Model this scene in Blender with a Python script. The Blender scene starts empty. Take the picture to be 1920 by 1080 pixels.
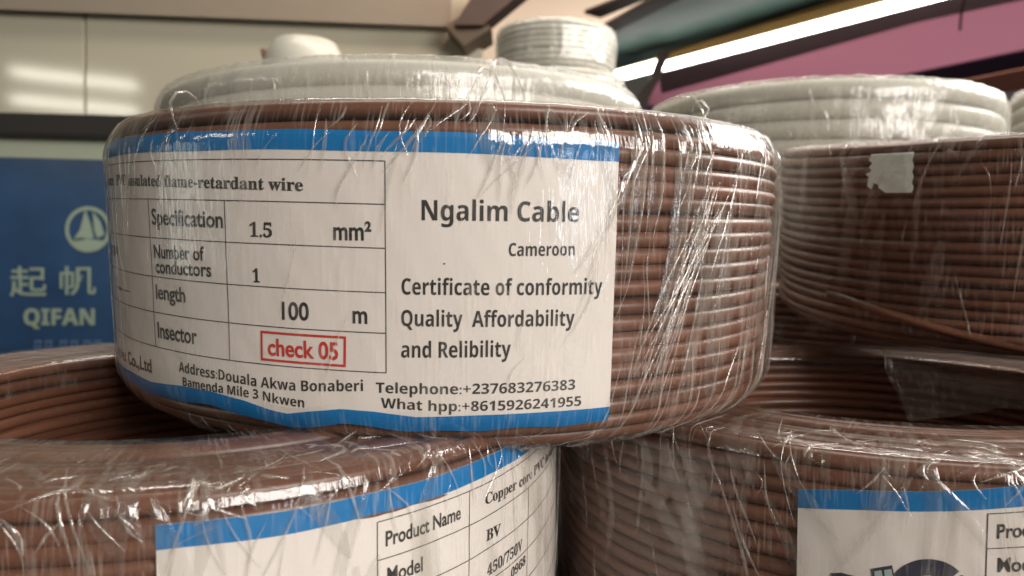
import bpy, bmesh, math, random
from mathutils import Vector, Matrix, noise
sc = bpy.context.scene
COL = sc.collection
# ------------------------------------------------------------------ camera
# the camera stands at the origin, z = 0 is eye level, +Y is the view, metres
F = 1423.0
PITCH, ROLL = math.radians(3.0), math.radians(1.5)
FWD = Vector((0, math.cos(PITCH), -math.sin(PITCH)))
_r0 = Vector((1, 0, 0)); _u0 = Vector((0, math.sin(PITCH), math.cos(PITCH)))
RIGHT = _r0 * math.cos(ROLL) + _u0 * math.sin(ROLL)
UP = -_r0 * math.sin(ROLL) + _u0 * math.cos(ROLL)
cd = bpy.data.cameras.new('camera')
cam = bpy.data.objects.new('camera', cd); COL.objects.link(cam)
cd.sensor_width = 36; cd.lens = 36 * F / 1920
cd.clip_start = 0.01; cd.clip_end = 60
cd.dof.use_dof = True; cd.dof.focus_distance = 0.172; cd.dof.aperture_fstop = 22
cam.matrix_world = Matrix((RIGHT, UP, -FWD)).transposed().to_4x4()
sc.camera = cam
# ------------------------------------------------------------------ world and light
w = bpy.data.worlds.new('World'); sc.world = w; w.use_nodes = True
bg = w.node_tree.nodes['Background']
bg.inputs[0].default_value = (1.0, 0.90, 0.80, 1); bg.inputs[1].default_value = 0.05
sc.view_settings.view_transform = 'Standard'; sc.view_settings.look = 'None'
sc.view_settings.exposure = 0.32; sc.view_settings.gamma = 1.0
sc.cycles.transparent_max_bounces = 24
sc.cycles.max_bounces = 8
sc.cycles.sample_clamp_indirect = 4

def area(name, loc, target, sx, sy, power, col):
    l = bpy.data.lights.new(name, 'AREA'); l.shape = 'RECTANGLE'; l.size = sx; l.size_y = sy
    l.energy = power; l.color = col
    o = bpy.data.objects.new(name, l); COL.objects.link(o)
    o.location = loc
    o.rotation_euler = (Vector(target) - Vector(loc)).to_track_quat('-Z', 'Y').to_euler()
    return o
# daylight from the shop front behind the camera, two more ceiling battens behind, plus added unseen fills
area('shop_front_daylight', (1.25, -1.25, 0.80), (0, 0.25, 0), 1.2, 0.8, 45, (1.0, 0.93, 0.87))
area('overhead_batten', (0.1, 0.72, 1.12), (0.0, 0.35, 0), 1.4, 0.12, 9, (1.0, 0.98, 0.90))
area('left_fill_light', (-1.15, 0.06, 0.03), (-0.05, 0.2, 0.0), 0.20, 0.36, 0.45, (0.96, 1.0, 0.92))  # added low fill for the left end of the label, no doorway there
area('rim_highlight_fill', (0.90, 0.66, 0.53), (0.05, 0.18, 0.03), 0.50, 0.28, 9.0, (1.0, 0.99, 0.96))  # unseen lamp added to put the highlight on the top coil's rim
area('pink_bounce_fill', (0.22, 1.02, 0.80), (0.05, 1.3, 0.38), 0.3, 0.25, 3.0, (1.0, 0.58, 0.42))  # added lamp standing in for pink light bounced onto the wall
area('awning_daylight', (2.4, 4.6, 2.3), (2.0, 4.5, 1.25), 5.0, 3.4, 100, (1.0, 0.95, 0.92))
area('salmon_board_fill', (0.35, 4.6, 2.0), (0.3, 4.6, 1.26), 1.6, 3.0, 11, (1.0, 0.86, 0.72))  # extra lamp added above the salmon board to brighten it
area('doorway_light', (1.20, -1.0, -0.03), (0.01, 0.155, -0.01), 0.12, 0.26, 0.9, (0.80, 0.88, 1.0))
for k, z_ in enumerate((0.60, 0.50)):
    area('distant_batten', (-1.68, -0.35, z_), (-0.74, 1.3, 0.25), 0.42, 0.035, 0.9, (1.0, 0.95, 0.80))

def px_ray(px, py):
    return FWD * F + RIGHT * (px - 960) + UP * (540 - py)
def on_z(px, py, z):
    d = px_ray(px, py); return d * (z / d.z)
def on_y(px, py, y):
    d = px_ray(px, py); return d * (y / d.y)
# ------------------------------------------------------------------ materials
def mat(name, col, rough=0.5, metal=0.0, emit=None, estr=0.0, noise_amt=0.0, nscale=30.0, coat=0.0, spec=0.5, bump=0.0):
    m = bpy.data.materials.new(name); m.use_nodes = True
    nt = m.node_tree; b = nt.nodes['Principled BSDF']
    b.inputs['Base Color'].default_value = (*col, 1); b.inputs['Roughness'].default_value = rough
    b.inputs['Metallic'].default_value = metal; b.inputs['Coat Weight'].default_value = coat
    b.inputs['Coat Roughness'].default_value = 0.08
    b.inputs['Specular IOR Level'].default_value = spec
    if emit:
        b.inputs['Emission Color'].default_value = (*emit, 1); b.inputs['Emission Strength'].default_value = estr
    if noise_amt or bump:
        tc = nt.nodes.new('ShaderNodeTexCoord'); n = nt.nodes.new('ShaderNodeTexNoise')
        n.inputs['Scale'].default_value = nscale; n.inputs['Detail'].default_value = 5
        nt.links.new(tc.outputs['Object'], n.inputs['Vector'])
        if noise_amt:
            mx = nt.nodes.new('ShaderNodeMix'); mx.data_type = 'RGBA'
            mx.inputs['A'].default_value = (*[c * (1 - noise_amt) for c in col], 1)
            mx.inputs['B'].default_value = (*[min(1, c * (1 + noise_amt)) for c in col], 1)
            nt.links.new(n.outputs['Fac'], mx.inputs['Factor']); nt.links.new(mx.outputs['Result'], b.inputs['Base Color'])
        if bump:
            bp = nt.nodes.new('ShaderNodeBump'); bp.inputs['Strength'].default_value = bump; bp.inputs['Distance'].default_value = 0.002
            nt.links.new(n.outputs['Fac'], bp.inputs['Height']); nt.links.new(bp.outputs['Normal'], b.inputs['Normal'])
    return m
M = {}
M['wire'] = mat('brown_pvc', (0.160, 0.067, 0.039), 0.34, noise_amt=0.22, nscale=60)
def per_turn_tone(m, amt):
    # each turn of PVC a little lighter or darker than the next, plus fine dust
    nt = m.node_tree; b = nt.nodes['Principled BSDF']; src = b.inputs['Base Color'].links[0].from_socket
    tc = nt.nodes.new('ShaderNodeTexCoord'); mp = nt.nodes.new('ShaderNodeMapping'); mp.inputs['Scale'].default_value = (7, 7, 330)
    n = nt.nodes.new('ShaderNodeTexNoise'); n.inputs['Scale'].default_value = 1; n.inputs['Detail'].default_value = 2
    nt.links.new(tc.outputs['Object'], mp.inputs['Vector']); nt.links.new(mp.outputs['Vector'], n.inputs['Vector'])
    mr = nt.nodes.new('ShaderNodeMapRange'); mr.inputs['From Min'].default_value = 0.3; mr.inputs['From Max'].default_value = 0.7
    mr.inputs['To Min'].default_value = 1 - amt; mr.inputs['To Max'].default_value = 1 + amt
    nt.links.new(n.outputs['Fac'], mr.inputs['Value'])
    vm = nt.nodes.new('ShaderNodeVectorMath'); vm.operation = 'SCALE'
    nt.links.new(src, vm.inputs[0]); nt.links.new(mr.outputs['Result'], vm.inputs['Scale'])
    d = nt.nodes.new('ShaderNodeTexNoise'); d.inputs['Scale'].default_value = 700; d.inputs['Detail'].default_value = 4
    nt.links.new(tc.outputs['Object'], d.inputs['Vector'])
    dr = nt.nodes.new('ShaderNodeMapRange'); dr.inputs['From Min'].default_value = 0.58; dr.inputs['From Max'].default_value = 0.75; dr.inputs['To Max'].default_value = 0.35
    nt.links.new(d.outputs['Fac'], dr.inputs['Value'])
    mx = nt.nodes.new('ShaderNodeMix'); mx.data_type = 'RGBA'; mx.inputs['B'].default_value = (0.26, 0.20, 0.15, 1)
    nt.links.new(dr.outputs['Result'], mx.inputs['Factor']); nt.links.new(vm.outputs[0], mx.inputs['A'])
    nt.links.new(mx.outputs['Result'], b.inputs['Base Color'])
    rr = nt.nodes.new('ShaderNodeMapRange'); rr.inputs['To Min'].default_value = 0.26; rr.inputs['To Max'].default_value = 0.5
    nt.links.new(n.outputs['Fac'], rr.inputs['Value']); nt.links.new(rr.outputs['Result'], b.inputs['Roughness'])
per_turn_tone(M['wire'], 0.32)
M['white_wire'] = mat('white_pvc', (0.52, 0.50, 0.43), 0.4, noise_amt=0.06, nscale=20)
M['paper'] = mat('label_paper', (0.77, 0.715, 0.665), 0.45, noise_amt=0.03, nscale=40)
M['blue'] = mat('blue_print', (0.0, 0.165, 0.43), 0.5, spec=0.25, noise_amt=0.05, nscale=60)
M['ink'] = mat('black_print', (0.028, 0.025, 0.022), 0.45)
M['red'] = mat('red_print', (0.55, 0.035, 0.022), 0.45)
M['navy'] = mat('navy_print', (0.03, 0.035, 0.06), 0.4, noise_amt=0.2, nscale=400)
M['teal_print'] = mat('pale_teal_print', (0.36, 0.47, 0.46), 0.4)
M['mint'] = mat('mint_paper', (0.82, 0.92, 0.85), 0.5, noise_amt=0.05, nscale=200, bump=0.4)

def film_mat(name, milk_lo, milk_hi, gloss, rough, bump_str, su=1.0, sv=1.0, tint=(0.86, 0.80, 0.72), fres=0.5):
    m = bpy.data.materials.new(name); m.use_nodes = True
    nt = m.node_tree; nt.nodes.clear(); N = nt.nodes.new; L = nt.links.new
    out = N('ShaderNodeOutputMaterial')
    uv = N('ShaderNodeUVMap'); uv.uv_map = 'film'
    def tex(scl, rot, detail, typ='ShaderNodeTexNoise'):
        mp = N('ShaderNodeMapping'); mp.inputs['Scale'].default_value = (*scl, 1); mp.inputs['Rotation'].default_value = (0, 0, rot)
        L(uv.outputs['UV'], mp.inputs['Vector'])
        t = N('ShaderNodeTexNoise'); t.inputs['Scale'].default_value = 1; t.inputs['Detail'].default_value = detail
        t.inputs['Roughness'].default_value = 0.55; t.inputs['Distortion'].default_value = 0.4
        L(mp.outputs['Vector'], t.inputs['Vector']); return t.outputs['Fac']
    def math_(op, a, b=None):
        n = N('ShaderNodeMath'); n.operation = op
        for i, v in enumerate((a, b)):
            if v is None: continue
            if isinstance(v, (int, float)): n.inputs[i].default_value = v
            else: L(v, n.inputs[i])
        return n.outputs[0]
    def rng(v, a, b, c, d):
        n = N('ShaderNodeMapRange'); n.interpolation_type = 'SMOOTHSTEP'
        for k, x in zip(('From Min', 'From Max', 'To Min', 'To Max'), (a, b, c, d)): n.inputs[k].default_value = x
        L(v, n.inputs['Value']); return n.outputs['Result']
    # UVs are in metres: stretched streaks along the height, slightly slanted
    t1 = tex((620 * su, 55 * sv), 0.10, 3)
    t2 = tex((260 * su, 60 * sv), -0.35, 4)
    t3 = tex((90, 90), 0.0, 2)
    t4 = tex((1500, 90), 0.22, 2)
    h = math_('ADD', math_('MULTIPLY', t1, 0.5), math_('ADD', math_('MULTIPLY', t2, 0.9), math_('MULTIPLY', t4, 0.15)))
    bp = N('ShaderNodeBump'); bp.inputs['Strength'].default_value = bump_str; bp.inputs['Distance'].default_value = 0.0016
    L(h, bp.inputs['Height'])
    lw = N('ShaderNodeLayerWeight'); lw.inputs['Blend'].default_value = 0.5; 
    fr = math_('ADD', math_('MULTIPLY', math_('POWER', lw.outputs['Facing'], 4.0), fres), gloss)
    tr = N('ShaderNodeBsdfTransparent'); tr.inputs['Color'].default_value = (0.97, 0.97, 0.96, 1)
    gl = N('ShaderNodeBsdfGlossy'); gl.inputs['Roughness'].default_value = rough; L(bp.outputs['Normal'], gl.inputs['Normal'])
    mx = N('ShaderNodeMixShader'); L(fr, mx.inputs[0]); L(tr.outputs[0], mx.inputs[1]); L(gl.outputs[0], mx.inputs[2])
    df = N('ShaderNodeBsdfDiffuse'); df.inputs['Color'].default_value = (*tint, 1); L(bp.outputs['Normal'], df.inputs['Normal'])
    milk = math_('ADD', rng(math_('MULTIPLY', t4, math_('ADD', t2, t3)), 0.48, 0.80, milk_lo, milk_hi), rng(t1, 0.60, 0.72, 0, milk_hi * 0.35))
    mx2 = N('ShaderNodeMixShader'); L(milk, mx2.inputs[0]); L(mx.outputs[0], mx2.inputs[1]); L(df.outputs[0], mx2.inputs[2])
    L(mx2.outputs[0], out.inputs['Surface'])
    return m
M['film'] = film_mat('clear_stretch_film', 0.01, 0.13, 0.065, 0.055, 0.26, su=0.6)
M['fold'] = film_mat('film_fold', 0.03, 0.12, 0.085, 0.06, 0.25, su=0.6, fres=0.1)
M['crease'] = film_mat('film_crease', 0.12, 0.34, 0.17, 0.14, 0.4, fres=0.0)
M['milky_film'] = film_mat('cloudy_stretch_film', 0.18, 0.42, 0.07, 0.10, 0.4, tint=(0.68, 0.66, 0.59))
M['flap_film'] = film_mat('flap_film', 0.01, 0.03, 0.02, 0.12, 0.05, su=0.3, fres=0.2)
M['thin_film'] = film_mat('thin_stretch_film', 0.01, 0.16, 0.030, 0.12, 0.4)

# ------------------------------------------------------------------ mesh helpers
def link(name, verts, faces, mats, parent=None, smooth=True, fmat=None, uvs=None):
    me = bpy.data.meshes.new(name); me.from_pydata([tuple(v) for v in verts], [], faces)
    if not isinstance(mats, (list, tuple)): mats = [mats]
    for m in mats: me.materials.append(m)
    if fmat: me.polygons.foreach_set('material_index', fmat)
    if uvs is not None:
        l = me.uv_layers.new(name='film')
        for lp in me.loops: l.data[lp.index].uv = uvs[lp.vertex_index]
    if smooth: me.polygons.foreach_set('use_smooth', [True] * len(me.polygons))
    me.update()
    o = bpy.data.objects.new(name, me); COL.objects.link(o)
    if parent: o.parent = parent
    return o
def thing(o, label, cat, group=None):
    o['label'] = label; o['category'] = cat
    if group: o['group'] = group
    return o
def empty(name, mtx):
    o = bpy.data.objects.new(name, None); COL.objects.link(o); o.empty_display_size = 0.02
    o.matrix_world = mtx; return o
def frame(c, tx, ty):
    a = Vector((math.sin(tx), math.sin(ty), 1)).normalized()
    e1 = Vector((0, 1, 0)).cross(a).normalized(); e2 = a.cross(e1)
    m = Matrix((e1, e2, a)).transposed().to_4x4(); m.translation = Vector(c); return m
def box(name, lo, hi, m, parent=None, bev=0.0):
    bm = bmesh.new(); bmesh.ops.create_cube(bm, size=1)
    for v in bm.verts: v.co = Vector([lo[i] + (v.co[i] + 0.5) * (hi[i] - lo[i]) for i in range(3)])
    if bev: bmesh.ops.bevel(bm, geom=bm.edges[:], offset=bev, segments=2, affect='EDGES')
    me = bpy.data.meshes.new(name); bm.to_mesh(me); bm.free(); me.materials.append(m)
    o = bpy.data.objects.new(name, me); COL.objects.link(o)
    if parent: o.parent = parent
    return o
def slab(name, pts, thick, m, parent=None):      # polygon in a plane, thickened along +thick vector
    n = len(pts); t = Vector(thick)
    vs = [Vector(p) for p in pts] + [Vector(p) + t for p in pts]
    fs = [list(range(n)), list(range(2 * n - 1, n - 1, -1))] + [[i, i + n, (i + 1) % n + n, (i + 1) % n] for i in range(n)]
    o = link(name, vs, fs, m, parent, smooth=False)
    bm = bmesh.new(); bm.from_mesh(o.data); bmesh.ops.recalc_face_normals(bm, faces=bm.faces[:]); bm.to_mesh(o.data); bm.free()
    return o

# ------------------------------------------------------------------ the coil of wire
class Shape:
    """Outside of a coil: radius as a function of height, bottom rounding, top chamfer (local z)."""
    def __init__(s, zb, zt, R=0.1, ri=0.064, k=0.0, rb=0.010, db=0.006, rt=0.009, dt=0.004):
        s.zb, s.zt, s.R, s.ri, s.k, s.rb, s.db, s.rt, s.dt = zb, zt, R, ri, k, rb, db, rt, dt
    def r(s, z):
        t = min(1.2, max(0, (s.zb + s.rb - z) / s.rb)); u = min(1.2, max(0, (z - (s.zt - s.rt)) / s.rt))
        return s.R + s.k * z - s.db * t * t - s.dt * u ** 1.3
    def film_profile(s, off):
        ri = s.ri - off; P = []
        zm = (s.zb + s.zt) / 2
        for i in range(2): P.append((ri, s.zt - 0.008 + 0.002 * i))
        for i in range(5):
            a = math.pi * (1 - i / 8); P.append((ri + 0.003 + 0.003 * math.cos(a), s.zt + off - 0.003 + 0.003 * math.sin(a)))
        rt = s.r(s.zt) + off
        for i in range(1, 9): P.append((ri + 0.003 + (rt - 0.002 - ri - 0.003) * i / 9, s.zt + off))
        P.append((rt - 0.0012, s.zt + off - 0.0002)); P.append((rt - 0.0003, s.zt + off - 0.0009))
        n = 34
        for i in range(1, n): 
            z = s.zt - 0.001 + (s.zb + 0.001 - s.zt) * i / n; P.append((s.r(z) + off, z))
        rb = s.r(s.zb) + off
        P.append((rb - 0.0006, s.zb - off + 0.0009)); P.append((rb - 0.0018, s.zb - off))
        for i in range(1, 7): P.append((rb - 0.002 + (ri - rb + 0.004) * i / 6, s.zb - off))
        A = [0.0]
        for a, b in zip(P, P[1:]): A.append(A[-1] + math.hypot(a[0] - b[0], a[1] - b[1]))
        return P, A

def ring(vs, fs, radius, z, d, rnd, amp, nseg, nside, wob=1.0):
    ph = [rnd.uniform(0, 6.28) for _ in range(6)]
    base = len(vs); dz = rnd.gauss(0, amp * 0.5); dr = rnd.gauss(0, amp * 0.5)
    for i in range(nseg):
        t = 2 * math.pi * i / nseg
        zz = z + dz + amp * wob * (0.6 * math.sin(t + ph[0]) + 0.4 * math.sin(2 * t + ph[1]) + 0.25 * math.sin(5 * t + ph[2]))
        rr = radius + dr + amp * (0.5 * math.sin(t + ph[3]) + 0.4 * math.sin(3 * t + ph[4]) + 0.2 * math.sin(7 * t + ph[5]))
        for j in range(nside):
            a = 2 * math.pi * j / nside
            r2 = rr + d / 2 * math.cos(a)
            vs.append((r2 * math.sin(t), -r2 * math.cos(t), zz + d / 2 * math.sin(a)))
    for i in range(nseg):
        for j in range(nside):
            fs.append((base + i * nside + j, base + ((i + 1) % nseg) * nside + j, base + ((i + 1) % nseg) * nside + (j + 1) % nside, base + i * nside + (j + 1) % nside))
def strand(vs, fs, path, d, nside=8):
    base = len(vs); n = len(path)
    for i, p in enumerate(path):
        p = Vector(p); t = (Vector(path[min(i + 1, n - 1)]) - Vector(path[max(i - 1, 0)])).normalized()
        o = Vector((p.x, p.y, 0)).normalized(); b = t.cross(o).normalized(); o = b.cross(t)
        for j in range(nside):
            a = 2 * math.pi * j / nside; vs.append(p + o * (d / 2 * math.cos(a)) + b * (d / 2 * math.sin(a)))
    for i in range(n - 1):
        for j in range(nside):
            fs.append((base + i * nside + j, base + (i + 1) * nside + j, base + (i + 1) * nside + (j + 1) % nside, base + i * nside + (j + 1) % nside))
def wires(S, d, seed, m, parent, amp=0.00034, nseg=180, nside=10, cross=(), name='wire_winding', inner=True):
    rnd = random.Random(seed); vs, fs = [], []
    n = max(2, round((S.zt - S.zb) / d)); dz = (S.zt - S.zb) / n
    for i in range(n):
        z = S.zb + dz * (i + 0.5)
        ring(vs, fs, S.r(z) - d / 2 - 0.0002, z, d * 1.0, rnd, amp, nseg, nside)
        if inner: ring(vs, fs, S.ri + d / 2, z, d, rnd, amp, nseg, nside)
    rt, rb = S.r(S.zt) - d, S.r(S.zb) - d
    for rr, z in ((rt, S.zt - d / 2), (rb, S.zb + d / 2)):
        k = max(1, int((rr - S.ri) / d)); 
        for i in range(k):
            ring(vs, fs, rr - d * 0.5 - (rr - S.ri - d) * i / k, z + rnd.uniform(-1, 0.4) * amp * 1.5, d, rnd, amp, nseg, nside, 0.6)
    # the layers below, seen only through gaps
    P = [(S.ri + d * 0.6, S.zt - d * 0.6), (S.r(S.zt) - d * 0.7, S.zt - d * 0.6), (S.R - d * 0.7, (S.zb + S.zt) / 2), (S.r(S.zb) - d * 0.7, S.zb + d * 0.6), (S.ri + d * 0.6, S.zb + d * 0.6)]
    P = [(min(r, S.r(z) - d * 0.6), z) for r, z in P]
    base = len(vs); q = len(P)
    for i in range(96):
        t = 2 * math.pi * i / 96
        for r, z in P: vs.append((r * math.sin(t), -r * math.cos(t), z))
    for i in range(96):
        for j in range(q): fs.append((base + i * q + j, base + i * q + (j + 1) % q, base + ((i + 1) % 96) * q + (j + 1) % q, base + ((i + 1) % 96) * q + j))
    for (t0, z0, t1, z1) in cross:
        path = []
        for i in range(40):
            f = i / 39; t = t0 + (t1 - t0) * f; z = z0 + (z1 - z0) * (f * f * (3 - 2 * f) * 0.5 + f * 0.5)
            lift = math.sin(math.pi * f) ** 0.4
            r = S.r(z) - d / 2 + d * 0.40 * lift
            path.append((r * math.sin(t), -r * math.cos(t), z))
        strand(vs, fs, path, d)
    return link(name, vs, fs, m, parent)

def film(S, off, seed, mats, parent, creases, amp=0.00018, nseg=300, loops=()):
    P, A = S.film_profile(off); rnd = random.Random(seed); ox = rnd.uniform(0, 50)
    def at(t, a, extra=0.0):
        a = max(0, min(A[-1] - 1e-6, a)); i = 0
        lo, hi = 0, len(A) - 1
        while hi - lo > 1:
            mid = (lo + hi) // 2
            if A[mid] <= a: lo = mid
            else: hi = mid
        f = (a - A[lo]) / (A[hi] - A[lo]); r = P[lo][0] + (P[hi][0] - P[lo][0]) * f; z = P[lo][1] + (P[hi][1] - P[lo][1]) * f
        i0, i1 = max(0, lo - 1), min(len(P) - 1, hi + 1)
        dx, dz = P[i1][0] - P[i0][0], P[i1][1] - P[i0][1]; l = math.hypot(dx, dz)
        nr, nz = -dz / l, dx / l          # outward normal of the profile
        w_ = amp * (noise.noise((t * S.R * 130 + a * 25 + ox, a * 45, seed)) + 0.6 * noise.noise((t * S.R * 320 - a * 90, a * 60, seed + 9.1)))
        r += nr * (w_ + extra); z += nz * (w_ + extra)
        return Vector((r * math.sin(t), -r * math.cos(t), z))
    vs, fs, uv, fm = [], [], [], []
    q = len(P)
    for i in range(nseg + 1):
        t = -math.pi + 2 * math.pi * i / nseg
        for j in range(q): vs.append(at(t, A[j])); uv.append((t * S.R + seed, A[j]))
    for i in range(nseg):
        for j in range(q - 1): fs.append((i * q + j, i * q + j + 1, (i + 1) * q + j + 1, (i + 1) * q + j)); fm.append(0)
    def crease(t0, a0, t1, a1, wd, ht, curl=0.0, lift=0.0, mi=1):
        n = max(8, int(math.hypot((t1 - t0) * S.R, a1 - a0) / 0.0016)); base = len(vs); ph = rnd.uniform(0, 6.28)
        for i in range(n + 1):
            f = i / n; t = t0 + (t1 - t0) * f + curl * math.sin(math.pi * f) + 0.004 * math.sin(5 * f + ph); a = a0 + (a1 - a0) * f
            taper = max(0.06, math.sin(math.pi * min(1, max(0, f)))) ** 0.6
            # half-width across the path, in theta
            hw = wd * (0.68 if mi == 1 else 0.5) * taper / S.R
            up = 0.00012 + lift * math.sin(math.pi * f)
            vs.extend((at(t - hw, a, up), at(t, a, up + ht * taper), at(t + hw, a, up)))
            uv.extend(((t * S.R - wd + seed, a), (t * S.R + seed, a), (t * S.R + wd + seed, a)))
        for i in range(n):
            b = base + 3 * i
            fs.append((b, b + 3, b + 4, b + 1)); fs.append((b + 1, b + 4, b + 5, b + 2)); fm.extend((mi, mi))
    arcs = dict(top=A[12], rim=A[17], bot=A[-8])
    creases(rnd, crease, arcs, A)
    for (t0, da, t1, lf) in loops: crease(t0, arcs['rim'] + 0.002, t1, arcs['rim'] - da, 0.0007, 0.0005, 0, lf)
    o = link('plastic_film', vs, fs, mats, parent, fmat=fm, uvs=uv)
    return o

# ------------------------------------------------------------------ printed label
def bold(s):       # upright sans bold letters
    return ''.join(chr(0x1D5D4 + ord(c) - 65) if 'A' <= c <= 'Z' else chr(0x1D5EE + ord(c) - 97) if 'a' <= c <= 'z' else chr(0x1D7EC + ord(c) - 48) if '0' <= c <= '9' else c for c in s)
def serif(s):      # serif bold letters
    return ''.join(chr(0x1D400 + ord(c) - 65) if 'A' <= c <= 'Z' else chr(0x1D41A + ord(c) - 97) if 'a' <= c <= 'z' else chr(0x1D7CE + ord(c) - 48) if '0' <= c <= '9' else c for c in s)
_gc = {}
def glyphs(body, offset=0.0, spacing=1.0):
    key = (body, offset, spacing)
    if key in _gc: return _gc[key]
    c = bpy.data.curves.new('lettering', 'FONT'); c.body = body; c.offset = offset; c.space_character = spacing; c.resolution_u = 4
    o = bpy.data.objects.new('lettering', c); COL.objects.link(o)
    dg = bpy.context.evaluated_depsgraph_get()
    me = bpy.data.meshes.new_from_object(o.evaluated_get(dg))
    vs = [(v.co.x, v.co.y) for v in me.vertices]; fs = [tuple(p.vertices) for p in me.polygons]
    bpy.data.objects.remove(o); bpy.data.curves.remove(c); bpy.data.meshes.remove(me)
    _gc[key] = (vs, fs); return vs, fs
class Print:
    """Gathers flat ink shapes in label coordinates (mm): s along, v up."""
    def __init__(s): s.v, s.f = [], []
    def poly(s, pts):
        b = len(s.v); s.v += pts; s.f.append(tuple(range(b, b + len(pts))))
    def text(s, body, style, pts, cap):
        vs, fs = {'serif': lambda: glyphs(serif(body), 0.012), 'sans': lambda: glyphs(bold(body)), 'narrow': lambda: glyphs(body, 0.022), 'red': lambda: glyphs(body, 0.022)}[style]()
        if not vs: return
        x0 = min(v[0] for v in vs); x1 = max(v[0] for v in vs)
        caph = {'serif': 0.68, 'sans': 0.714, 'narrow': 0.70, 'red': 0.70}[style]; b = len(s.v)
        xs = [p[0] for p in pts]; ys = [p[1] for p in pts]
        for x, y in vs:
            sx = xs[0] + (xs[-1] - xs[0]) * (x - x0) / (x1 - x0)
            i = 0
            while i < len(xs) - 2 and sx > xs[i + 1]: i += 1
            f = (sx - xs[i]) / (xs[i + 1] - xs[i]); f2 = f
            s.v.append((sx, ys[i] + (ys[i + 1] - ys[i]) * f2 + y / caph * cap))
        s.f += [tuple(b + i for i in f) for f in fs]
    def line(s, a, b_, wd):
        n = max(1, int(math.hypot(b_[0] - a[0], b_[1] - a[1]) / 1.5))
        dx, dy = b_[0] - a[0], b_[1] - a[1]; l = math.hypot(dx, dy); nx, ny = -dy / l * wd / 2, dx / l * wd / 2
        for i in range(n):
            p = (a[0] + dx * i / n, a[1] + dy * i / n); q = (a[0] + dx * (i + 1) / n, a[1] + dy * (i + 1) / n)
            s.poly([(p[0] - nx, p[1] - ny), (q[0] - nx, q[1] - ny), (q[0] + nx, q[1] + ny), (p[0] + nx, p[1] + ny)])
    def band(s, s0, s1, lo, hi, step=1.0, rows=3):
        n = int((s1 - s0) / step)
        for i in range(n):
            a, b = s0 + (s1 - s0) * i / n, s0 + (s1 - s0) * (i + 1) / n
            for j in range(rows):
                g = lambda x, k: lo(x) + (hi(x) - lo(x)) * k / rows
                s.poly([(a, g(a, j)), (b, g(b, j)), (b, g(b, j + 1)), (a, g(a, j + 1))])
def interp(tab):
    def f(x):
        if x <= tab[0][0]: return tab[0][1]
        for (a, u), (b, v) in zip(tab, tab[1:]):
            if x <= b:
                t = (x - a) / (b - a); return u + (v - u) * t
        return tab[-1][1]
    return f
def label_mapper(S, skew, quad, lift, wr_amp, seed):
    def mp(s, v, extra):
        t = s / 100.0; z = v / 1000.0 + skew * t + quad * t * t
        wv = wr_amp * (noise.noise((s * 0.09 + seed, v * 0.05, seed)) + 0.5 * noise.noise((s * 0.22 + v * 0.1, v * 0.12, seed + 5)))
        r = S.r(z) + lift + extra + wv
        return Vector((r * math.sin(t), -r * math.cos(t), z))
    return mp
def put(name, pr, mp, m, extra, parent):
    return link(name, [mp(x, y, extra) for x, y in pr.v], pr.f, m, parent, smooth=True)

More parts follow.
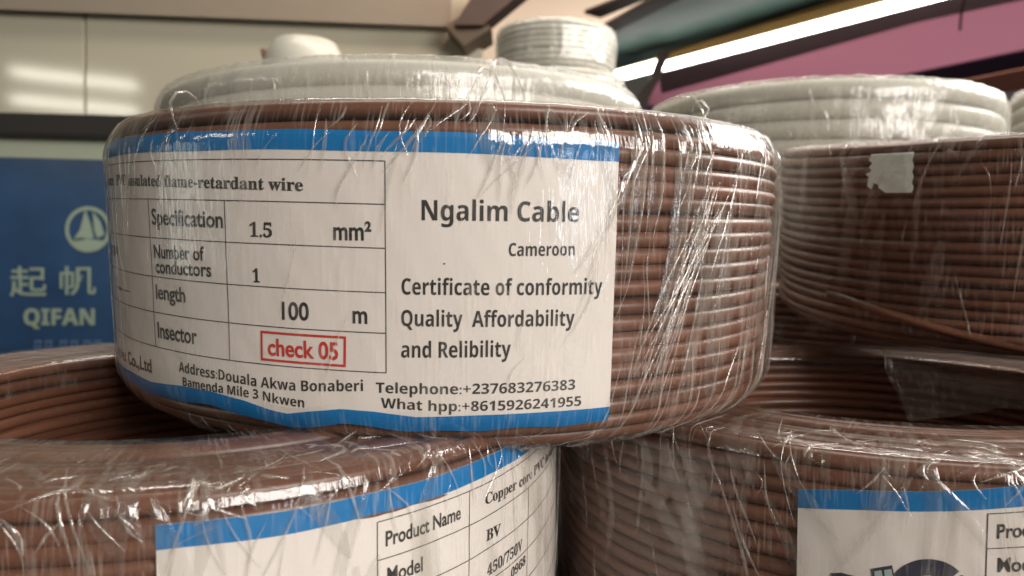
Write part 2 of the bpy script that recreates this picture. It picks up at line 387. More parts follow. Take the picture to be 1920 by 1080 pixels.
# ---- label content, millimetres along the coil and up
BOT_TOP = interp([(-150, -31.2), (-101.9, -31.4), (-81.6, -30.8), (-71.7, -31.2), (-58.4, -30.0), (-47.5, -29.8), (-38.3, -30.64), (-31.5, -31.99), (-27.7, -32.43), (-22.6, -31.45), (-15.4, -30.34), (-8.6, -30.48), (0.2, -31.3), (9, -30.91), (20.1, -30.54), (31.9, -30.26), (41.9, -30.05)])
BOT = lambda x: BOT_TOP(x) - 3.45 + 0.25 * math.sin(x * 0.35)
ROWS = [20.15, 11.66, 2.95, -5.95, -14.2, -22.3]
C3, C4, CE, RIGHT_E = -68.2, -41.9, -5.8, 42.35
def main_label(mp, parent):
    pa = Print(); pa.band(-150, RIGHT_E, BOT, lambda x: 26.1 + 0.12 * math.sin(x * 0.2), 1.0, 40)
    lab = put('paper_label', pa, mp, M['paper'], 0, parent)
    bl = Print(); bl.band(-150, RIGHT_E, lambda x: 22.05 + 0.1 * math.sin(x * 0.15), lambda x: 26.1 + 0.12 * math.sin(x * 0.2), 1.0, 4)
    bl.band(-150, RIGHT_E, BOT, BOT_TOP, 1.0, 4)
    put('blue_band', bl, mp, M['blue'], 0.00008, lab)
    g = Print()
    for i, y in enumerate(ROWS): g.line((-148, y), (CE, y), 0.2)
    g.line((CE, ROWS[0]), (CE, ROWS[-1]), 0.2)
    for c in (C3, C4): g.line((c, ROWS[1]), (c, ROWS[-1]), 0.2)
    g.line((-115, ROWS[0]), (-115, ROWS[-1]), 0.2)
    put('table_grid', g, mp, M['ink'], 0.00008, lab)
    t = Print()
    for a in [
        ('Copper core', 'serif', [(-124, 15.1), (-92.5, 15.05)], 2.5),
        ('PVC insulated flame-retardant wire', 'serif', [(-89.1, 15.02), (-45.2, 14.15), (-22.8, 13.9)], 2.45),
        ('Specification', 'narrow', [(-67.0, 6.01), (-42.5, 5.94)], 3.5), ('1.5', 'serif', [(-35.6, 4.35), (-30.1, 4.33)], 2.86),
        ('mm²', 'narrow', [(-16.5, 4.34), (-8.6, 4.5)], 3.7), ('Number of', 'narrow', [(-66.9, -1.6), (-48.4, -1.25)], 3.0),
        ('conductors', 'narrow', [(-66.6, -5.0), (-46.4, -4.62)], 3.0), ('1', 'serif', [(-35.1, -5.14), (-33.4, -5.07)], 2.7),
        ('length', 'narrow', [(-66.9, -10.94), (-55.2, -10.86)], 3.3), ('100', 'narrow', [(-28.2, -12.44), (-22.0, -12.29)], 3.63),
        ('m', 'narrow', [(-12.7, -12.35), (-9.6, -12.35)], 3.63), ('Insector', 'narrow', [(-66.9, -20.0), (-51.7, -19.85)], 3.6),
        ('Ngalim Cable', 'sans', [(1.4, 8.75), (33.5, 9.3)], 4.0), ('Cameroon', 'sans', [(18.8, 2.04), (32.8, 2.41)], 2.64),
        ('Certificate of conformity', 'sans', [(-2.6, -6.19), (39.4, -5.59)], 3.26), ('Quality  Affordability', 'sans', [(-2.7, -12.59), (33.2, -12.19)], 3.25),
        ('and Relibility', 'sans', [(-2.7, -19.04), (19.6, -18.5)], 3.26),
        ('Address:Douala Akwa Bonaberi', 'sans', [(-58.6, -26.81), (-44.9, -26.85), (-33.3, -27.32), (-24.9, -27.3), (-10.6, -26.3)], 2.25),
        ('Bamenda Mile 3 Nkwen', 'sans', [(-57.4, -29.9), (-42.0, -29.75), (-34.7, -29.9), (-30.1, -30.4), (-23.5, -30.7)], 2.0),
        ('Telephone:+237683276383', 'sans', [(-7.9, -26.52), (5.7, -26.4), (20.1, -26.14), (33.8, -25.78)], 2.15),
        ('What hpp:+8615926241955', 'sans', [(-6.9, -29.61), (5.7, -29.96), (13.4, -29.84), (35.3, -29.35)], 2.08),
        ('plies Co.,Ltd', 'narrow', [(-98, -29.3), (-77.5, -29.0), (-70.8, -28.9)], 3.2), ('Sup', 'narrow', [(-108, -29.4), (-98.8, -29.3)], 3.2),
        ('450/750V', 'serif', [(-110, -3.0), (-92, -3.0)], 2.5),
    ]: t.text(*a)
    # a small speck of ink under the name
    t.poly([(5.9 + 0.22 * math.cos(k), 0.2 + 0.16 * math.sin(k)) for k in [i * 0.785 for i in range(8)]])
    put('printed_text', t, mp, M['ink'], 0.00008, lab)
    r = Print(); r.text('check 05', 'red', [(-31.8, -20.2), (-15.8, -20.1)], 3.55)
    bx = [(-33.3, -15.45), (-14.35, -15.45), (-14.45, -21.3), (-33.35, -21.25)]
    for a, b in zip(bx, bx[1:] + bx[:1]):
        dx, dy = b[0] - a[0], b[1] - a[1]; l = math.hypot(dx, dy); e = 0.25
        r.line((a[0] - dx / l * e, a[1] - dy / l * e), (b[0] + dx / l * e, b[1] + dy / l * e), 0.5)
    put('check_stamp', r, mp, M['red'], 0.0001, lab)
    return lab
def lower_label(mp, parent, s0, top, zlow, table_s, row0, g, logo=True):
    """The same kind of label seen from its left end: blank logo field, then the table."""
    s1 = s0 + 190
    wave = lambda x: 0.12 * math.sin(x * 0.21 + s0)
    pa = Print(); pa.band(s0, s1, lambda x: zlow, lambda x: top + wave(x), 1.0, 40)
    lab = put('paper_label', pa, mp, M['paper'], 0, parent)
    bl = Print(); bl.band(s0, s1, lambda x: top - 4.1 + wave(x), lambda x: top + wave(x), 1.0, 4); bl.band(s0, s1, lambda x: zlow, lambda x: zlow + 3.5, 1.0, 3)
    put('blue_band', bl, mp, M['blue'], 0.00008, lab)
    gr = Print(); T0, C1 = table_s, table_s + 22.6
    for i in range(7): gr.line((T0, row0 - g * i), (s1 - 49, row0 - g * i), 0.2)
    gr.line((T0, row0), (T0, row0 - 6 * g), 0.2); gr.line((C1, row0), (C1, row0 - 6 * g), 0.2); gr.line((C1 + 24, row0 - g), (C1 + 24, row0 - 6 * g), 0.2)
    put('table_grid', gr, mp, M['ink'], 0.00008, lab)
    t = Print(); y = lambda i, dy: row0 - g * i - dy
    t.text('Product Name', 'narrow', [(T0 + 1.7, y(0, 4.95)), (T0 + 20, y(0, 4.9))], 2.8)
    t.text('Model', 'narrow', [(T0 + 2, y(1, 4.7)), (T0 + 10, y(1, 4.9))], 2.8)
    t.text('Copper core PVC insulated flame-retardant wire', 'serif', [(C1 + 5.0, y(0, 4.5)), (C1 + 20, y(0, 5.5)), (C1 + 38, y(0, 6.0)), (C1 + 90, y(0, 6.0))], 2.3)
    t.text('BV', 'serif', [(C1 + 5.7, y(1, 5.4)), (C1 + 11.2, y(1, 5.9))], 2.4)
    t.text('450/750V', 'serif', [(C1 + 6.2, y(2, 6.0)), (C1 + 21, y(2, 6.0))], 2.4)
    t.text('0968', 'serif', [(C1 + 15.5, y(3, 3.2)), (C1 + 23, y(3, 3.2))], 2.1)
    put('printed_text', t, mp, M['ink'], 0.00008, lab)
    # printed emblem in the blank field
    ox, oy = s0 + 6.5, top - 17.7
    n = Print()
    n.poly([(ox, oy), (ox + 2.2, oy + 0.35), (ox + 4.8, oy - 0.2), (ox + 14, oy - 11), (ox + 9.5, oy - 11)])
    n.poly([(ox + 7.7, oy + 1.55), (ox + 11.6, oy + 2.5), (ox + 12.6, oy - 2), (ox + 13.4, oy - 9), (ox + 9.4, oy - 9)])
    n.poly([(ox, oy - 0.4), (ox + 3.2, oy - 2), (ox + 2.6, oy - 11), (ox - 1.5, oy - 11)])
    cx, cy, ro, ri = ox + 18.0, oy - 3.4, 7.3, 3.9
    for i in range(56):
        a0, a1 = math.radians(40 + 5 * i), math.radians(45 + 5 * i)
        n.poly([(cx + ri * math.cos(a0), cy + ri * math.sin(a0)), (cx + ro * math.cos(a0), cy + ro * math.sin(a0)), (cx + ro * math.cos(a1), cy + ro * math.sin(a1)), (cx + ri * math.cos(a1), cy + ri * math.sin(a1))])
    n.poly([(ox + 24 + 0.5 * math.cos(k), oy + 0.1 + 0.5 * math.sin(k)) for k in [i * 0.785 for i in range(8)]])
    n.poly([(cx + 1, cy - 1), (cx + 7, cy - 1), (cx + 7, cy - 3.4), (cx + 1, cy - 3.4)])
    put('emblem', n, mp, M['navy'], 0.00008, lab)
    e = Print()
    for a, b in ((8.4, 9.7), (10.2, 11.5)):
        e.poly([(ox + a, oy + 1.1 + (a - 8.4) * 0.2), (ox + b, oy + 1.4 + (a - 8.4) * 0.2), (ox + b + 0.9, oy - 3), (ox + b + 1.2, oy - 7), (ox + a + 1.2, oy - 7), (ox + a + 0.5, oy - 3)])
    put('emblem_fill', e, mp, M['teal_print'], 0.00014, lab)
    return lab

# ------------------------------------------------------------------ setting: shelf, walls, ceiling
M['shelf'] = mat('dark_shelf', (0.05, 0.035, 0.028), 0.6, noise_amt=0.3)
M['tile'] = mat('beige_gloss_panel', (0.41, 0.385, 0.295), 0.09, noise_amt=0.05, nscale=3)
M['rail'] = mat('black_rail', (0.012, 0.010, 0.009), 0.5)
M['pale'] = mat('pale_green_strip', (0.42, 0.46, 0.35), 0.5, noise_amt=0.05)
M['poster'] = mat('blue_poster', (0.022, 0.065, 0.15), 0.25, noise_amt=0.5, nscale=9, coat=0.6)
M['poster_ink'] = mat('pale_poster_print', (0.27, 0.35, 0.27), 0.5)
M['poster_pale'] = mat('faint_poster_print', (0.10, 0.16, 0.30), 0.4)
M['salmon'] = mat('salmon_ceiling_board', (0.78, 0.55, 0.42), 0.5, noise_amt=0.06, nscale=2)
def translucent_too(m, col, f=0.5):
    nt = m.node_tree; tl = nt.nodes.new('ShaderNodeBsdfTranslucent'); tl.inputs['Color'].default_value = (*col, 1)
    mx = nt.nodes.new('ShaderNodeMixShader'); mx.inputs[0].default_value = f
    nt.links.new(nt.nodes['Principled BSDF'].outputs[0], mx.inputs[1]); nt.links.new(tl.outputs[0], mx.inputs[2])
    nt.links.new(mx.outputs[0], nt.nodes['Material Output'].inputs['Surface'])
translucent_too(M['salmon'], (0.97, 0.88, 0.78), 0.85)
M['teal'] = mat('teal_ceiling_board', (0.10, 0.17, 0.15), 0.5, noise_amt=0.1, nscale=2)
M['pink'] = mat('pink_ceiling_cloth', (0.50, 0.19, 0.26), 0.7, noise_amt=0.12, nscale=2)
_nt = M['pink'].node_tree; _tl = _nt.nodes.new('ShaderNodeBsdfTranslucent'); _tl.inputs['Color'].default_value = (0.80, 0.52, 0.60, 1)
_mx = _nt.nodes.new('ShaderNodeMixShader'); _mx.inputs[0].default_value = 0.5
_nt.links.new(_nt.nodes['Principled BSDF'].outputs[0], _mx.inputs[1]); _nt.links.new(_tl.outputs[0], _mx.inputs[2])
_nt.links.new(_mx.outputs[0], _nt.nodes['Material Output'].inputs['Surface'])
M['beam'] = mat('dark_brown_beam', (0.06, 0.035, 0.025), 0.5, noise_amt=0.2)
M['brown'] = mat('brown_beam', (0.14, 0.095, 0.06), 0.6, noise_amt=0.2, nscale=8)
M['orange'] = mat('orange_reflection', (0.75, 0.30, 0.20), 0.5)  # colour of a reflection, not of a board
M['purple'] = mat('dark_purple_trim', (0.06, 0.03, 0.06), 0.5)
M['lamp'] = mat('lit_diffuser', (0.9, 0.9, 0.9), 0.5, emit=(1.0, 1.0, 0.93), estr=9.0)
M['brass'] = mat('lamp_housing', (0.35, 0.22, 0.08), 0.5)
M['white_plastic'] = mat('white_plastic', (0.46, 0.45, 0.38), 0.35, noise_amt=0.05)
M['carton'] = mat('carton', (0.35, 0.24, 0.14), 0.8, noise_amt=0.1)

o = slab('counter', [(-1.2, -0.15, -0.1115), (1.6, -0.15, -0.1115), (1.6, 1.28, -0.1115), (-0.085, 1.28, -0.1115), (-0.085, 0.66, -0.1115), (-1.2, 0.66, -0.1115)], (0, 0, -0.04), M['shelf']); o['kind'] = 'structure'
WY = 1.30
def wallp(px, py, y=WY): return on_y(px, py, y)
# beige wall
a = wallp(-200, 0); 
zrail_t = wallp(110, 222).z; zrail_b = wallp(110, 262).z; zstrip_b = wallp(100, 300).z
xw1 = wallp(905, 100).x
o = box('wall', (-2.2, WY, -0.5), (xw1, WY + 0.08, 1.15), M['tile']); o['kind'] = 'structure'
# wall panels: three glossy sheets with a joint between them
xs = [-2.0, wallp(167, 180).x, wallp(905, 100).x - 0.003]
ztop = wallp(400, 34).z
for i in range(2):
    p = box('wall_panel', (xs[i] + 0.0012, WY - 0.012, zrail_t + 0.002), (xs[i + 1] - 0.0012, WY - 0.0005, ztop), M['tile'], bev=0.002)
    thing(p, ['glossy beige wall panel left of the joint above the blue poster', 'wide glossy beige wall panel right of the joint, behind the white coils'][i], 'wall panel', 'beige wall panels')
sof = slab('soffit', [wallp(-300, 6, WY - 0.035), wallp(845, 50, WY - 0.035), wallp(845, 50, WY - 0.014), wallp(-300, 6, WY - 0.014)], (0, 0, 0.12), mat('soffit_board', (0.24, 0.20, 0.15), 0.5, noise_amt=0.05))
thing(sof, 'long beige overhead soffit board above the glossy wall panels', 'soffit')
rail = box('shelf_rail', (-2.0, WY - 0.05, zrail_b), (wallp(330, 240).x, WY - 0.0005, zrail_t), M['rail'], bev=0.003)
thing(rail, 'black horizontal rail on the wall above the blue poster', 'rail')
# poster
pt_ = empty('wall_poster', Matrix.Translation((wallp(100, 500).x, WY - 0.02, wallp(100, 500).z)))
def pin(o, par):
    o.parent = par; o.matrix_parent_inverse = par.matrix_world.inverted(); return o
bpy.context.view_layer.update()
thing(pt_, 'blue poster with pale emblem and lettering on the wall at left', 'poster')
pin(box('poster_sheet', (-1.6, WY - 0.018, wallp(100, 760).z), (wallp(420, 480).x, WY - 0.0005, zstrip_b), M['poster']), pt_)
pin(box('header_strip', (-1.6, WY - 0.020, zstrip_b + 0.0005), (wallp(420, 480).x, WY - 0.0005, zrail_b - 0.001), M['pale']), pt_)
def flat_text(body, px0, px1, base, top, m, name, off=0.0, y=WY - 0.0195, caph=0.72, ybase=0.0, rag=0):
    vs, fs = glyphs(body, off); x0 = min(v[0] for v in vs); x1 = max(v[0] for v in vs)
    out = [wallp(px0 + (px1 - px0) * (x - x0) / (x1 - x0), base + (top - base) * (yy - ybase) / caph, y) for x, yy in vs]
    return pin(link(name, out, fs, m, smooth=False), pt_)
flat_text('起', 18, 88, 556, 500, M['poster_ink'], 'lettering', 0.008, caph=0.92, ybase=-0.088)
flat_text('帆', 112, 180, 553, 500, M['poster_ink'], 'lettering', 0.008, caph=0.92, ybase=-0.088)
flat_text(bold('QIFAN'), 44, 178, 609, 579, M['poster_ink'], 'lettering', 0.02)
vs, fs = [], []      # a faint, unreadable last row
for x in (64, 84, 112, 132, 156, 176):
    for (a, b_, c, d_) in ((0, 638, 15, 642), (0, 650, 15, 653), (1, 638, 4, 662), (10, 642, 13, 662)):
        k = len(vs); vs += [wallp(x + p, q, WY - 0.0195 - 0.0002 * (a + 1)) for p, q in ((a, b_), (c, b_), (c, d_), (a, d_))]; fs.append((k, k + 1, k + 2, k + 3))
pin(link('lettering', vs, fs, M['poster_pale'], smooth=False), pt_)
vs, fs = [], []
for i in range(48):
    t = 2 * math.pi * i / 48
    for r in (36, 43): vs.append(wallp(165 + r * math.cos(t), 430 - r * math.sin(t), WY - 0.0195))
for i in range(48): fs.append((2 * i, 2 * i + 1, (2 * i + 3) % 96, (2 * i + 2) % 96))
b = len(vs)
for poly in ([(160, 392), (150, 430), (136, 452), (160, 449), (176, 446), (170, 420)], [(174, 396), (176, 430), (182, 447), (196, 440), (188, 415)], [(131, 450), (150, 446), (200, 452), (188, 464), (164, 469), (142, 462)]):
    b = len(vs); vs += [wallp(x, y, WY - 0.0197) for x, y in poly]; fs.append(tuple(range(b, b + len(poly))))
pin(link('emblem', vs, fs, M['poster_ink'], smooth=False), pt_)
# the bracket at the end of the wall
br = slab('beam_bracket', [on_y(835, 46, 1.22), on_y(870, 86, 1.22), on_y(922, 52, 1.22), on_y(880, 22, 1.22)], (0.0, 0.10, 0.0), M['brown'])
thing(br, 'brown pointed end of an overhead beam near the wall corner', 'beam')
bb = slab('ceiling_beam', [on_y(852, 46, 1.20), on_y(905, 46, 1.20), on_y(1010, -40, 1.20), on_y(905, -40, 1.20)], (0, 0.06, 0.0), M['beam'])
thing(bb, 'dark brown slanting beam running up from the pointed bracket', 'beam')
# ceiling boards, all in level planes overhead
ZC = 1.25
def cz(pts, z=ZC): return [on_z(x, y, z) for x, y in pts]
for nm, pts, z, m in (('ceiling', [(880, 128), (1178, 128), (1400, -60), (900, -60)], 1.262, M['salmon']), ('ceiling', [(1140, 150), (1225, 138), (1730, -40), (1290, -60), (1150, 68)], 1.255, M['teal']),
                      ('ceiling', [(1215, 205), (1225, 138), (1720, -40), (2300, -40), (2300, 10), (1500, 186)], 1.255, M['pink'])):
    o = slab(nm, cz(pts, z), (0, 0, 0.02), m); o['kind'] = 'structure'
for i, (q, lab) in enumerate((([(1096, 26), (1165, 0), (1250, -36), (1300, -36), (1209, 0), (1126, 34)], 'dark ceiling beam nearer the salmon board, left of a pair'), ([(1130, 52), (1224, 0), (1290, -36), (1342, -36), (1274, 0), (1130, 72)], 'dark ceiling beam bordering the teal board, right of a pair'))):
    s_ = slab('ceiling_beam', cz(q, 1.20), (0, 0, 0.02), M['beam']); thing(s_, lab, 'beam')
o = slab('ceiling_trim', cz([(2300, 20), (2300, 52), (1500, 210), (1240, 215), (1500, 182)], 1.24), (0, 0, 0.012), M['purple']); thing(o, 'dark purple strip along the lower edge of the pink ceiling', 'ceiling trim')
o = slab('ceiling_trim', cz([(2300, 54), (2300, 110), (1500, 232), (1500, 212)], 1.24), (0, 0, 0.012), M['orange']); thing(o, 'orange painted reflection below the dark purple ceiling edge', 'ceiling trim')  # an orange reflection, put in as a coloured strip
o = box('wall', (0.2, 6.5, -0.5), (7.5, 6.6, 1.24), M['purple']); o['kind'] = 'structure'
# lit batten, long, running from far left to near right overhead
A0, A1 = on_z(1222, 127, 1.13), on_z(1690, 2, 1.13)
dirv = (A1 - A0).normalized(); side = Vector((dirv.y, -dirv.x, 0))
def batten(p, q, wd, label):
    e = empty('light_batten', Matrix.Translation(p)); thing(e, label, 'ceiling light', 'lit ceiling battens'); bpy.context.view_layer.update()
    h = slab('housing', [p - side * wd * 0.55, q - side * wd * 0.55, q + side * wd * 0.4, p + side * wd * 0.4], (0, 0, 0.012), M['brass']); pin(h, e)
    d_ = slab('diffuser', [p - side * wd / 2, q - side * wd / 2, q + side * wd / 2, p + side * wd / 2], (0, 0, -0.025), M['lamp'])
    for v in d_.data.vertices:
        if v.index >= 4: v.co = v.co  # straight diffuser
    d_.location.z -= 0.0; pin(d_, e); return e
batten(A0, A0 + dirv * 5.2, 0.085, 'long lit white batten light crossing between the teal and pink ceilings')
B0 = on_z(1160, 138, 1.13)
batten(B0 + dirv * 0.0, B0 + dirv * 0.40, 0.13, 'short glowing batten light beyond the far end of the long one')
hk = slab('lamp_hanger', [on_y(x, y, 4.2) for x, y in ((1240, 92), (1256, 98), (1236, 150), (1205, 205), (1178, 200), (1218, 148))], (0, 0.03, 0), M['beam'])
thing(hk, 'dark bracket hanging at the near end of the short batten light', 'bracket')
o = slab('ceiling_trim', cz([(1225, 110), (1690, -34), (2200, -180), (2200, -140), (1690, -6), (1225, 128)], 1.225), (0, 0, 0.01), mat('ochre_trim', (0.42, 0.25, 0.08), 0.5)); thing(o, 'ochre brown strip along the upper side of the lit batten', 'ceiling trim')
o = slab('ceiling_trim', cz([(1235, 138), (1690, 14), (2200, -110), (2200, -60), (1720, 42), (1240, 176)], 1.235), (0, 0, 0.01), mat('mauve_grey_glow', (0.42, 0.27, 0.29), 0.6, noise_amt=0.25, nscale=3)); thing(o, 'mauve grey painted glow between the lit batten and the pink ceiling', 'ceiling trim')  # grey glow beside the tube, put in as a coloured strip
vs, fs = [], []
strand(vs, fs, [on_z(1810 - 10 * math.sin(i / 8 * 1.5), -10 + 66 * i / 8, 1.2 - 0.004 * i) for i in range(9)], 0.012)
thing(link('hanging_cord', vs, fs, M['beam']), 'thin dark cord hanging from the pink ceiling', 'cord')

# ------------------------------------------------------------------ coils
D = 0.00363
GB = 'brown wire coils in clear film'
def front_creases(rnd, crease, arcs, A):
    rim, bot = arcs['rim'], arcs['bot']; H = bot - rim
    cl = [rnd.uniform(-1.6, 1.6) for _ in range(16)]
    # short bright pulls over the rim, in clusters
    for _ in range(80):
        t = rnd.choice(cl) + rnd.gauss(0, 0.05); a = rim + rnd.uniform(-0.005, 0.006); l = rnd.uniform(0.004, 0.014)
        crease(t, a, t + rnd.gauss(-0.03, 0.03), a + l, rnd.uniform(0.0002, 0.0007), rnd.uniform(0.0001, 0.0003), rnd.gauss(0, 0.008))
    # long pulls on the bare wire at the right
    for _ in range(46):
        t = rnd.uniform(0.43, 1.5); a = rim + rnd.uniform(-0.002, H * 0.75); l = rnd.uniform(0.012, 0.045)
        a1 = min(a + l, bot + 0.003); sl = rnd.gauss(-0.06, 0.08)
        crease(t, a, t + sl * (a1 - a) / 0.04, a1, rnd.uniform(0.00018, 0.0005), rnd.uniform(0.0001, 0.0003), rnd.gauss(0, 0.008))
    # a fan of strands converging low
    for _ in range(16):
        t = rnd.uniform(0.6, 0.8); crease(t, rim + rnd.uniform(0.01, 0.02), 0.48 + rnd.uniform(-0.02, 0.10), rim + rnd.uniform(0.045, 0.066), rnd.uniform(0.0002, 0.0005), 0.0002, rnd.gauss(0, 0.006))
    # broad soft folds
    for _ in range(38):
        t = rnd.uniform(0.44, 1.5); a = rim + rnd.uniform(-0.003, H * 0.6); l = rnd.uniform(0.015, 0.05); a1 = min(a + l, bot + 0.002)
        crease(t, a, t + rnd.gauss(-0.06, 0.07) * (a1 - a) / 0.04, a1, rnd.uniform(0.0012, 0.0050), rnd.uniform(0.0003, 0.0007), rnd.gauss(0, 0.01), 0, 2)
    for _ in range(26):
        t = rnd.uniform(-1.4, 0.5); a = rim + rnd.uniform(-0.004, 0.002); l = rnd.uniform(0.008, 0.026)
        crease(t, a, t + rnd.gauss(-0.02, 0.04), a + l, rnd.uniform(0.001, 0.0035), rnd.uniform(0.0002, 0.0005), 0, 0, 2)
    for t, da, w_ in ((0.52, 0.024, 0.004), (0.60, 0.030, 0.005), (0.66, 0.018, 0.006), (0.47, 0.034, 0.003)):
        crease(t, rim - 0.004, t - 0.02, rim + da, w_, 0.0008, 0.01, 0, 2)
        for k in (-1, 1): crease(t + k * w_ * 4, rim - 0.003, t - 0.02 + k * w_ * 3, rim + da, 0.0006, 0.0004, 0.01)
    # sparse ones over the label
    for _ in range(18):
        t = rnd.uniform(-1.2, 0.43); a = rim + rnd.uniform(0.0, H * 0.7); l = rnd.uniform(0.006, 0.018)
        crease(t, a, t + rnd.gauss(-0.03, 0.03), a + l, rnd.uniform(0.0002, 0.0005), rnd.uniform(0.0001, 0.0003), rnd.gauss(0, 0.01))
    for _ in range(30):
        t = rnd.uniform(-1.3, -0.8); a = rim + rnd.uniform(0.0, H * 0.8); l = rnd.uniform(0.01, 0.04)
        crease(t, a, t + rnd.gauss(0.02, 0.03), min(a + l, bot), rnd.uniform(0.00015, 0.0003), 0.00012, rnd.gauss(0, 0.01))
    # bunched film along the bottom edge
    for _ in range(80):
        t = rnd.uniform(-1.2, 1.3); a = bot - rnd.uniform(0.0, 0.008)
        crease(t, a, t + rnd.gauss(-0.05, 0.05), a + rnd.uniform(0.003, 0.009), rnd.uniform(0.0002, 0.0006), rnd.uniform(0.0001, 0.0003), rnd.gauss(0, 0.01))
    for _ in range(50):
        t = rnd.uniform(-1.2, 1.3); a = bot - rnd.uniform(0.001, 0.006)
        crease(t, a, t + rnd.gauss(-0.02, 0.03), a + rnd.uniform(0.005, 0.010), rnd.uniform(0.001, 0.004), rnd.uniform(0.0003, 0.0008), 0, 0, 2)
def lower_creases(dens, tlo, thi, slant):
    def f(rnd, crease, arcs, A):
        rim, bot = arcs['rim'], arcs['bot']; H = bot - rim
        for _ in range(int(38 * dens)):      # across the top face and over the rim
            t = rnd.uniform(tlo, thi); a = rim - rnd.uniform(0.004, 0.03); l = rnd.uniform(0.006, 0.030)
            crease(t, a, t + rnd.gauss(slant, 0.07), a + l, rnd.uniform(0.0002, 0.0006), rnd.uniform(0.0001, 0.00035), rnd.gauss(0, 0.015))
        for _ in range(int(48 * dens)):
            t = rnd.uniform(tlo, thi); a = rim - rnd.uniform(-0.004, 0.004); l = rnd.uniform(0.004, 0.014)
            crease(t, a, t + rnd.gauss(0.02, 0.04), a + l, rnd.uniform(0.0002, 0.0005), rnd.uniform(0.0001, 0.0003), rnd.gauss(0, 0.01))
        for _ in range(int(46 * dens)):      # broad soft folds over the top face and rim
            t = rnd.uniform(tlo, thi); a = rim - rnd.uniform(-0.004, 0.026); l = rnd.uniform(0.010, 0.034)
            crease(t, a, t + rnd.gauss(slant, 0.06), a + l, rnd.uniform(0.0015, 0.006), rnd.uniform(0.0003, 0.0008), rnd.gauss(0, 0.02), 0, 2)
        for _ in range(int(70 * dens)):      # crinkled patch on the top face
            t = rnd.gauss(0.45 if slant == 0 else -0.25, 0.22); a = rim - abs(rnd.gauss(0.008, 0.007)); l = rnd.uniform(0.002, 0.007)
            crease(t, a, t + rnd.gauss(0, 0.05), a + l, rnd.uniform(0.0003, 0.0014), rnd.uniform(0.0002, 0.0005), rnd.gauss(0, 0.02), 0, rnd.choice((1, 2, 2)))
        for _ in range(int(34 * dens)):
            t = rnd.uniform(tlo, thi); a = rim + rnd.uniform(0, H * 0.5); l = rnd.uniform(0.015, 0.04)
            crease(t, a, t + rnd.gauss(slant, 0.05), a + l, rnd.uniform(0.0015, 0.006), rnd.uniform(0.0003, 0.0007), rnd.gauss(0, 0.01), 0, 2)
        for _ in range(int(26 * dens)):
            t = rnd.uniform(tlo, thi); a = rim + rnd.uniform(0, H * 0.6); l = rnd.uniform(0.01, 0.04)
            crease(t, a, t + l / 0.02 * rnd.gauss(slant, 0.035), a + l, rnd.uniform(0.0002, 0.0006), rnd.uniform(0.0001, 0.0003), rnd.gauss(0, 0.006))
    return f

# top coil, the one the photograph is about
SM = Shape(-0.040, 0.0325, k=0.0213, rb=0.010, db=0.006, rt=0.0075, dt=0.003)
top = empty('wire_coil', frame((-0.0196, 0.2517, -0.0003), -0.01242, -0.03346))
thing(top, 'brown wire coil resting across two lower coils, its white label facing the camera', 'wire coil', GB)
wires(SM, D, 3, M['wire'], top, nseg=220, nside=12)
main_label(label_mapper(SM, -0.00155, 0, 0.00025, 0.00016, 2.0), top)
film(SM, 0.00085, 11, [M['film'], M['crease'], M['fold']], top, front_creases, nseg=420, loops=((0.08, 0.014, 0.20, 0.006), (0.10, 0.016, 0.26, 0.008), (0.62, 0.008, 0.70, 0.004), (0.66, 0.012, 0.60, 0.004), (-0.55, 0.012, -0.62, 0.003)))
# lower left coil
SB = Shape(-0.0365, 0.035, k=0.004, rb=0.010, db=0.006, rt=0.004, dt=0.0012)
left = empty('wire_coil', frame((-0.0863, 0.2139, -0.075), -0.0173, -0.0131))
thing(left, 'brown wire coil at lower left, its open hole showing beside the top coil', 'wire coil', GB)
wb = wires(SB, D, 5, M['wire'], left, nseg=220, nside=12)
lower_label(label_mapper(SB, -0.0059, 0.00514, 0.00025, 0.0002, 7.0), left, 31.7, 31.7, -34.0, 68.3, 26.1, 7.21)
film(SB, 0.00085, 23, [M['film'], M['crease'], M['fold']], left, lower_creases(1.0, -0.9, 1.5, 0.0), nseg=420)
# lower right coil: same winding
right = empty('wire_coil', frame((0.1177, 0.2432, -0.075), -0.0271, 0.0053))
thing(right, 'brown wire coil at lower right, its label cut off by the picture edge', 'wire coil', GB)
wc = wb.copy(); COL.objects.link(wc); wc.parent = right; 
lower_label(label_mapper(SB, 0.0154, 0.00379, 0.00025, 0.00015, 13.0), right, -57.9, 34.2, -32.0, -23.2, 29.2, 6.94)
film(SB, 0.00085, 31, [M['film'], M['crease'], M['fold']], right, lower_creases(0.9, -1.4, 0.7, 0.05), nseg=420)
# a loose sheet of film hanging in the hole of the lower right coil
vs, fs, uv, fm = [], [], [], []
for i in range(25):
    for j in range(13):
        u, v = i / 24, j / 12
        a_ = on_y(1642 + 330 * u, 640 + 25 * u, 0.285) * (1 - v) + on_y(1704 + 240 * u, 790 - 30 * u, 0.217) * v
        vs.append(a_ + Vector((0, 0.004 * noise.noise((u * 5, v * 3, 2)), 0))); uv.append((u * 0.07 + 9, v * 0.06))
for i in range(24):
    for j in range(12): fs.append((i * 13 + j, i * 13 + j + 1, i * 13 + j + 14, i * 13 + j + 13)); fm.append(1 if i == 0 else 0)
bpy.context.view_layer.update()
pin(link('film_flap', vs, fs, [M['flap_film'], M['thin_film']], None, fmat=fm, uvs=uv), right)
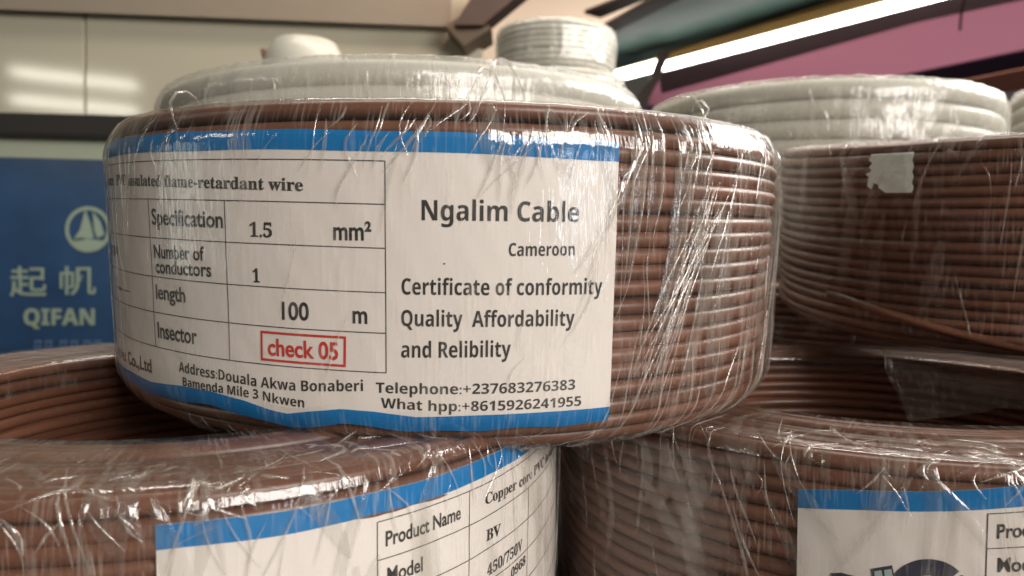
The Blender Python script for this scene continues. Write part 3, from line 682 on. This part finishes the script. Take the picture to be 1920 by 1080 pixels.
# upper right coil
ST = Shape(-0.035, 0.035, k=0.0016, rb=0.008, db=0.004, rt=0.004, dt=0.002)
tilt = empty('wire_coil', frame((0.2162, 0.3154, 0.0161), -0.0778, -0.0984))
thing(tilt, 'tilted brown wire coil at right, with a torn mint scrap under its rim', 'wire coil', GB)
wires(ST, D, 8, M['wire'], tilt, amp=0.0004, nseg=220, nside=12, cross=((-1.32, -0.0206, -0.5, -0.0325),))
film(ST, 0.0009, 41, [M['thin_film'], M['crease'], M['fold']], tilt, lower_creases(0.28, -1.9, -0.3, -0.04), nseg=300)
pp = Print()
rg = random.Random(4)
n = 26; lefts = [-110.6 + 0.5 * math.sin(i * 1.3) + (-1.0 if 12 < i < 20 else 0) + rg.uniform(-0.25, 0.25) for i in range(n + 1)]
rights = [-95.1 + 0.25 * math.sin(i * 0.9) + rg.uniform(-0.08, 0.08) for i in range(n + 1)]
for i in range(n):
    y0, y1 = 31.6 - 13.4 * i / n, 31.6 - 13.4 * (i + 1) / n
    la, lb = lefts[i], lefts[i + 1]
    if i > 16: la += (i - 16) * 0.55; lb += (i - 15) * 0.55
    for j in range(8):
        pp.poly([(la + (rights[i] - la) * j / 8, y0), (la + (rights[i] - la) * (j + 1) / 8, y0), (lb + (rights[i + 1] - lb) * (j + 1) / 8, y1), (lb + (rights[i + 1] - lb) * j / 8, y1)])
pp.poly([(-111.2, 23.5), (-109.8, 23.4), (-109.2, 21.0), (-110.0, 19.4), (-111.6, 20.6)])
put('torn_label', pp, label_mapper(ST, 0, 0, 0.0013, 0.0003, 3.0), M['mint'], 0, tilt)

# white coils behind
GW = 'white cable coils in cloudy film behind'
def sparse(n):
    def f(rnd, crease, arcs, A):
        rim, bot = arcs['rim'], arcs['bot']
        for _ in range(n):
            t = rnd.uniform(-1.7, 1.7); a = rim + rnd.uniform(-0.006, 0.05); l = rnd.uniform(0.003, 0.016)
            crease(t, a, t + rnd.gauss(0, 0.03), a + l, rnd.uniform(0.0006, 0.0016), 0.0005, 0.0)
    return f
def white_coil(c, R, zb, zt, label, seed, tx=0.0, ty=0.0, d=0.0125, nc=60, wm='white_wire', fm='milky_film', gr=None):
    zm = (zb + zt) / 2; h = (zt - zb) / 2
    S = Shape(-h, h, R=R, ri=R * 0.6, k=0, rb=0.008, db=0.003, rt=0.007, dt=0.003)
    e = empty('wire_coil', frame((c[0], c[1], zm), tx, ty)); thing(e, label, 'wire coil', gr or GW)
    wires(S, d, seed, M[wm], e, amp=0.0004, nseg=140, nside=10)
    film(S, 0.0016, seed, [M[fm], M['crease']], e, sparse(nc), amp=0.0009, nseg=220)
    return e
white_coil((-0.068, 0.497), 0.148, -0.010, 0.0855, 'large white cable coil directly behind the labelled brown coil', 51, tx=-0.035)
white_coil((-0.068, 0.497), 0.142, -0.111, -0.018, 'dark brown cable coil in shade under the large white one', 52, nc=5, wm='wire', fm='thin_film', gr=GB)
white_coil((0.2376, 0.6126), 0.13, -0.0125, 0.114, 'white cable coil behind the tilted brown coil, thick turns showing', 53)
white_coil((0.205, 0.457), 0.1, -0.111, -0.0155, 'dark brown wire coil in shade behind and under the tilted coil', 54, nc=20, d=D, wm='wire', fm='thin_film', gr=GB)
white_coil((0.552, 0.622), 0.13, 0.018, 0.144, 'white cable coil cut by the right picture edge', 55, nc=30)
white_coil((0.552, 0.622), 0.13, -0.111, 0.015, 'white cable coil under the one at the right picture edge', 56, nc=5)
ct = box('carton', (-0.05, 0.80, -0.111), (0.15, 1.0, 0.118), M['carton'], bev=0.003)
thing(ct, 'brown carton under the small stack of white tape coils', 'carton')
white_coil((0.044, 0.905), 0.069, 0.2005, 0.2515, 'small white coil topmost of the far stack under the ceiling', 57, d=0.0062, nc=20)
white_coil((0.050, 0.905), 0.075, 0.1205, 0.1975, 'small white coil beneath the topmost one of the far stack', 58, d=0.0062, nc=20)
# pale tub and stick beyond
vs, fs = [], []
tc_ = on_y(572, 104, 1.0); prof = [(0.0, 0.0175), (0.036, 0.0173), (0.040, 0.0150), (0.048, 0.000), (0.053, -0.012), (0.054, -0.22), (0.0, -0.22)]
for i in range(48):
    t = 2 * math.pi * i / 48
    for r, z in prof: vs.append((tc_.x + r * math.cos(t), tc_.y + r * math.sin(t), tc_.z + z))
for i in range(48):
    for j in range(len(prof) - 1): fs.append((i * 7 + j, ((i + 1) % 48) * 7 + j, ((i + 1) % 48) * 7 + j + 1, i * 7 + j + 1))
thing(link('plastic_tub', vs, fs, M['white_plastic']), 'pale round plastic tub peeking over the large white coil', 'tub')
vs, fs = [], []
strand(vs, fs, [on_y(493, 92, 0.99), on_y(497, 112, 0.99), on_y(499, 260, 0.99)], 0.006)
thing(link('stick', vs, fs, mat('red_brown_stick', (0.22, 0.07, 0.04), 0.6)), 'thin reddish brown stick standing left of the pale tub', 'stick')
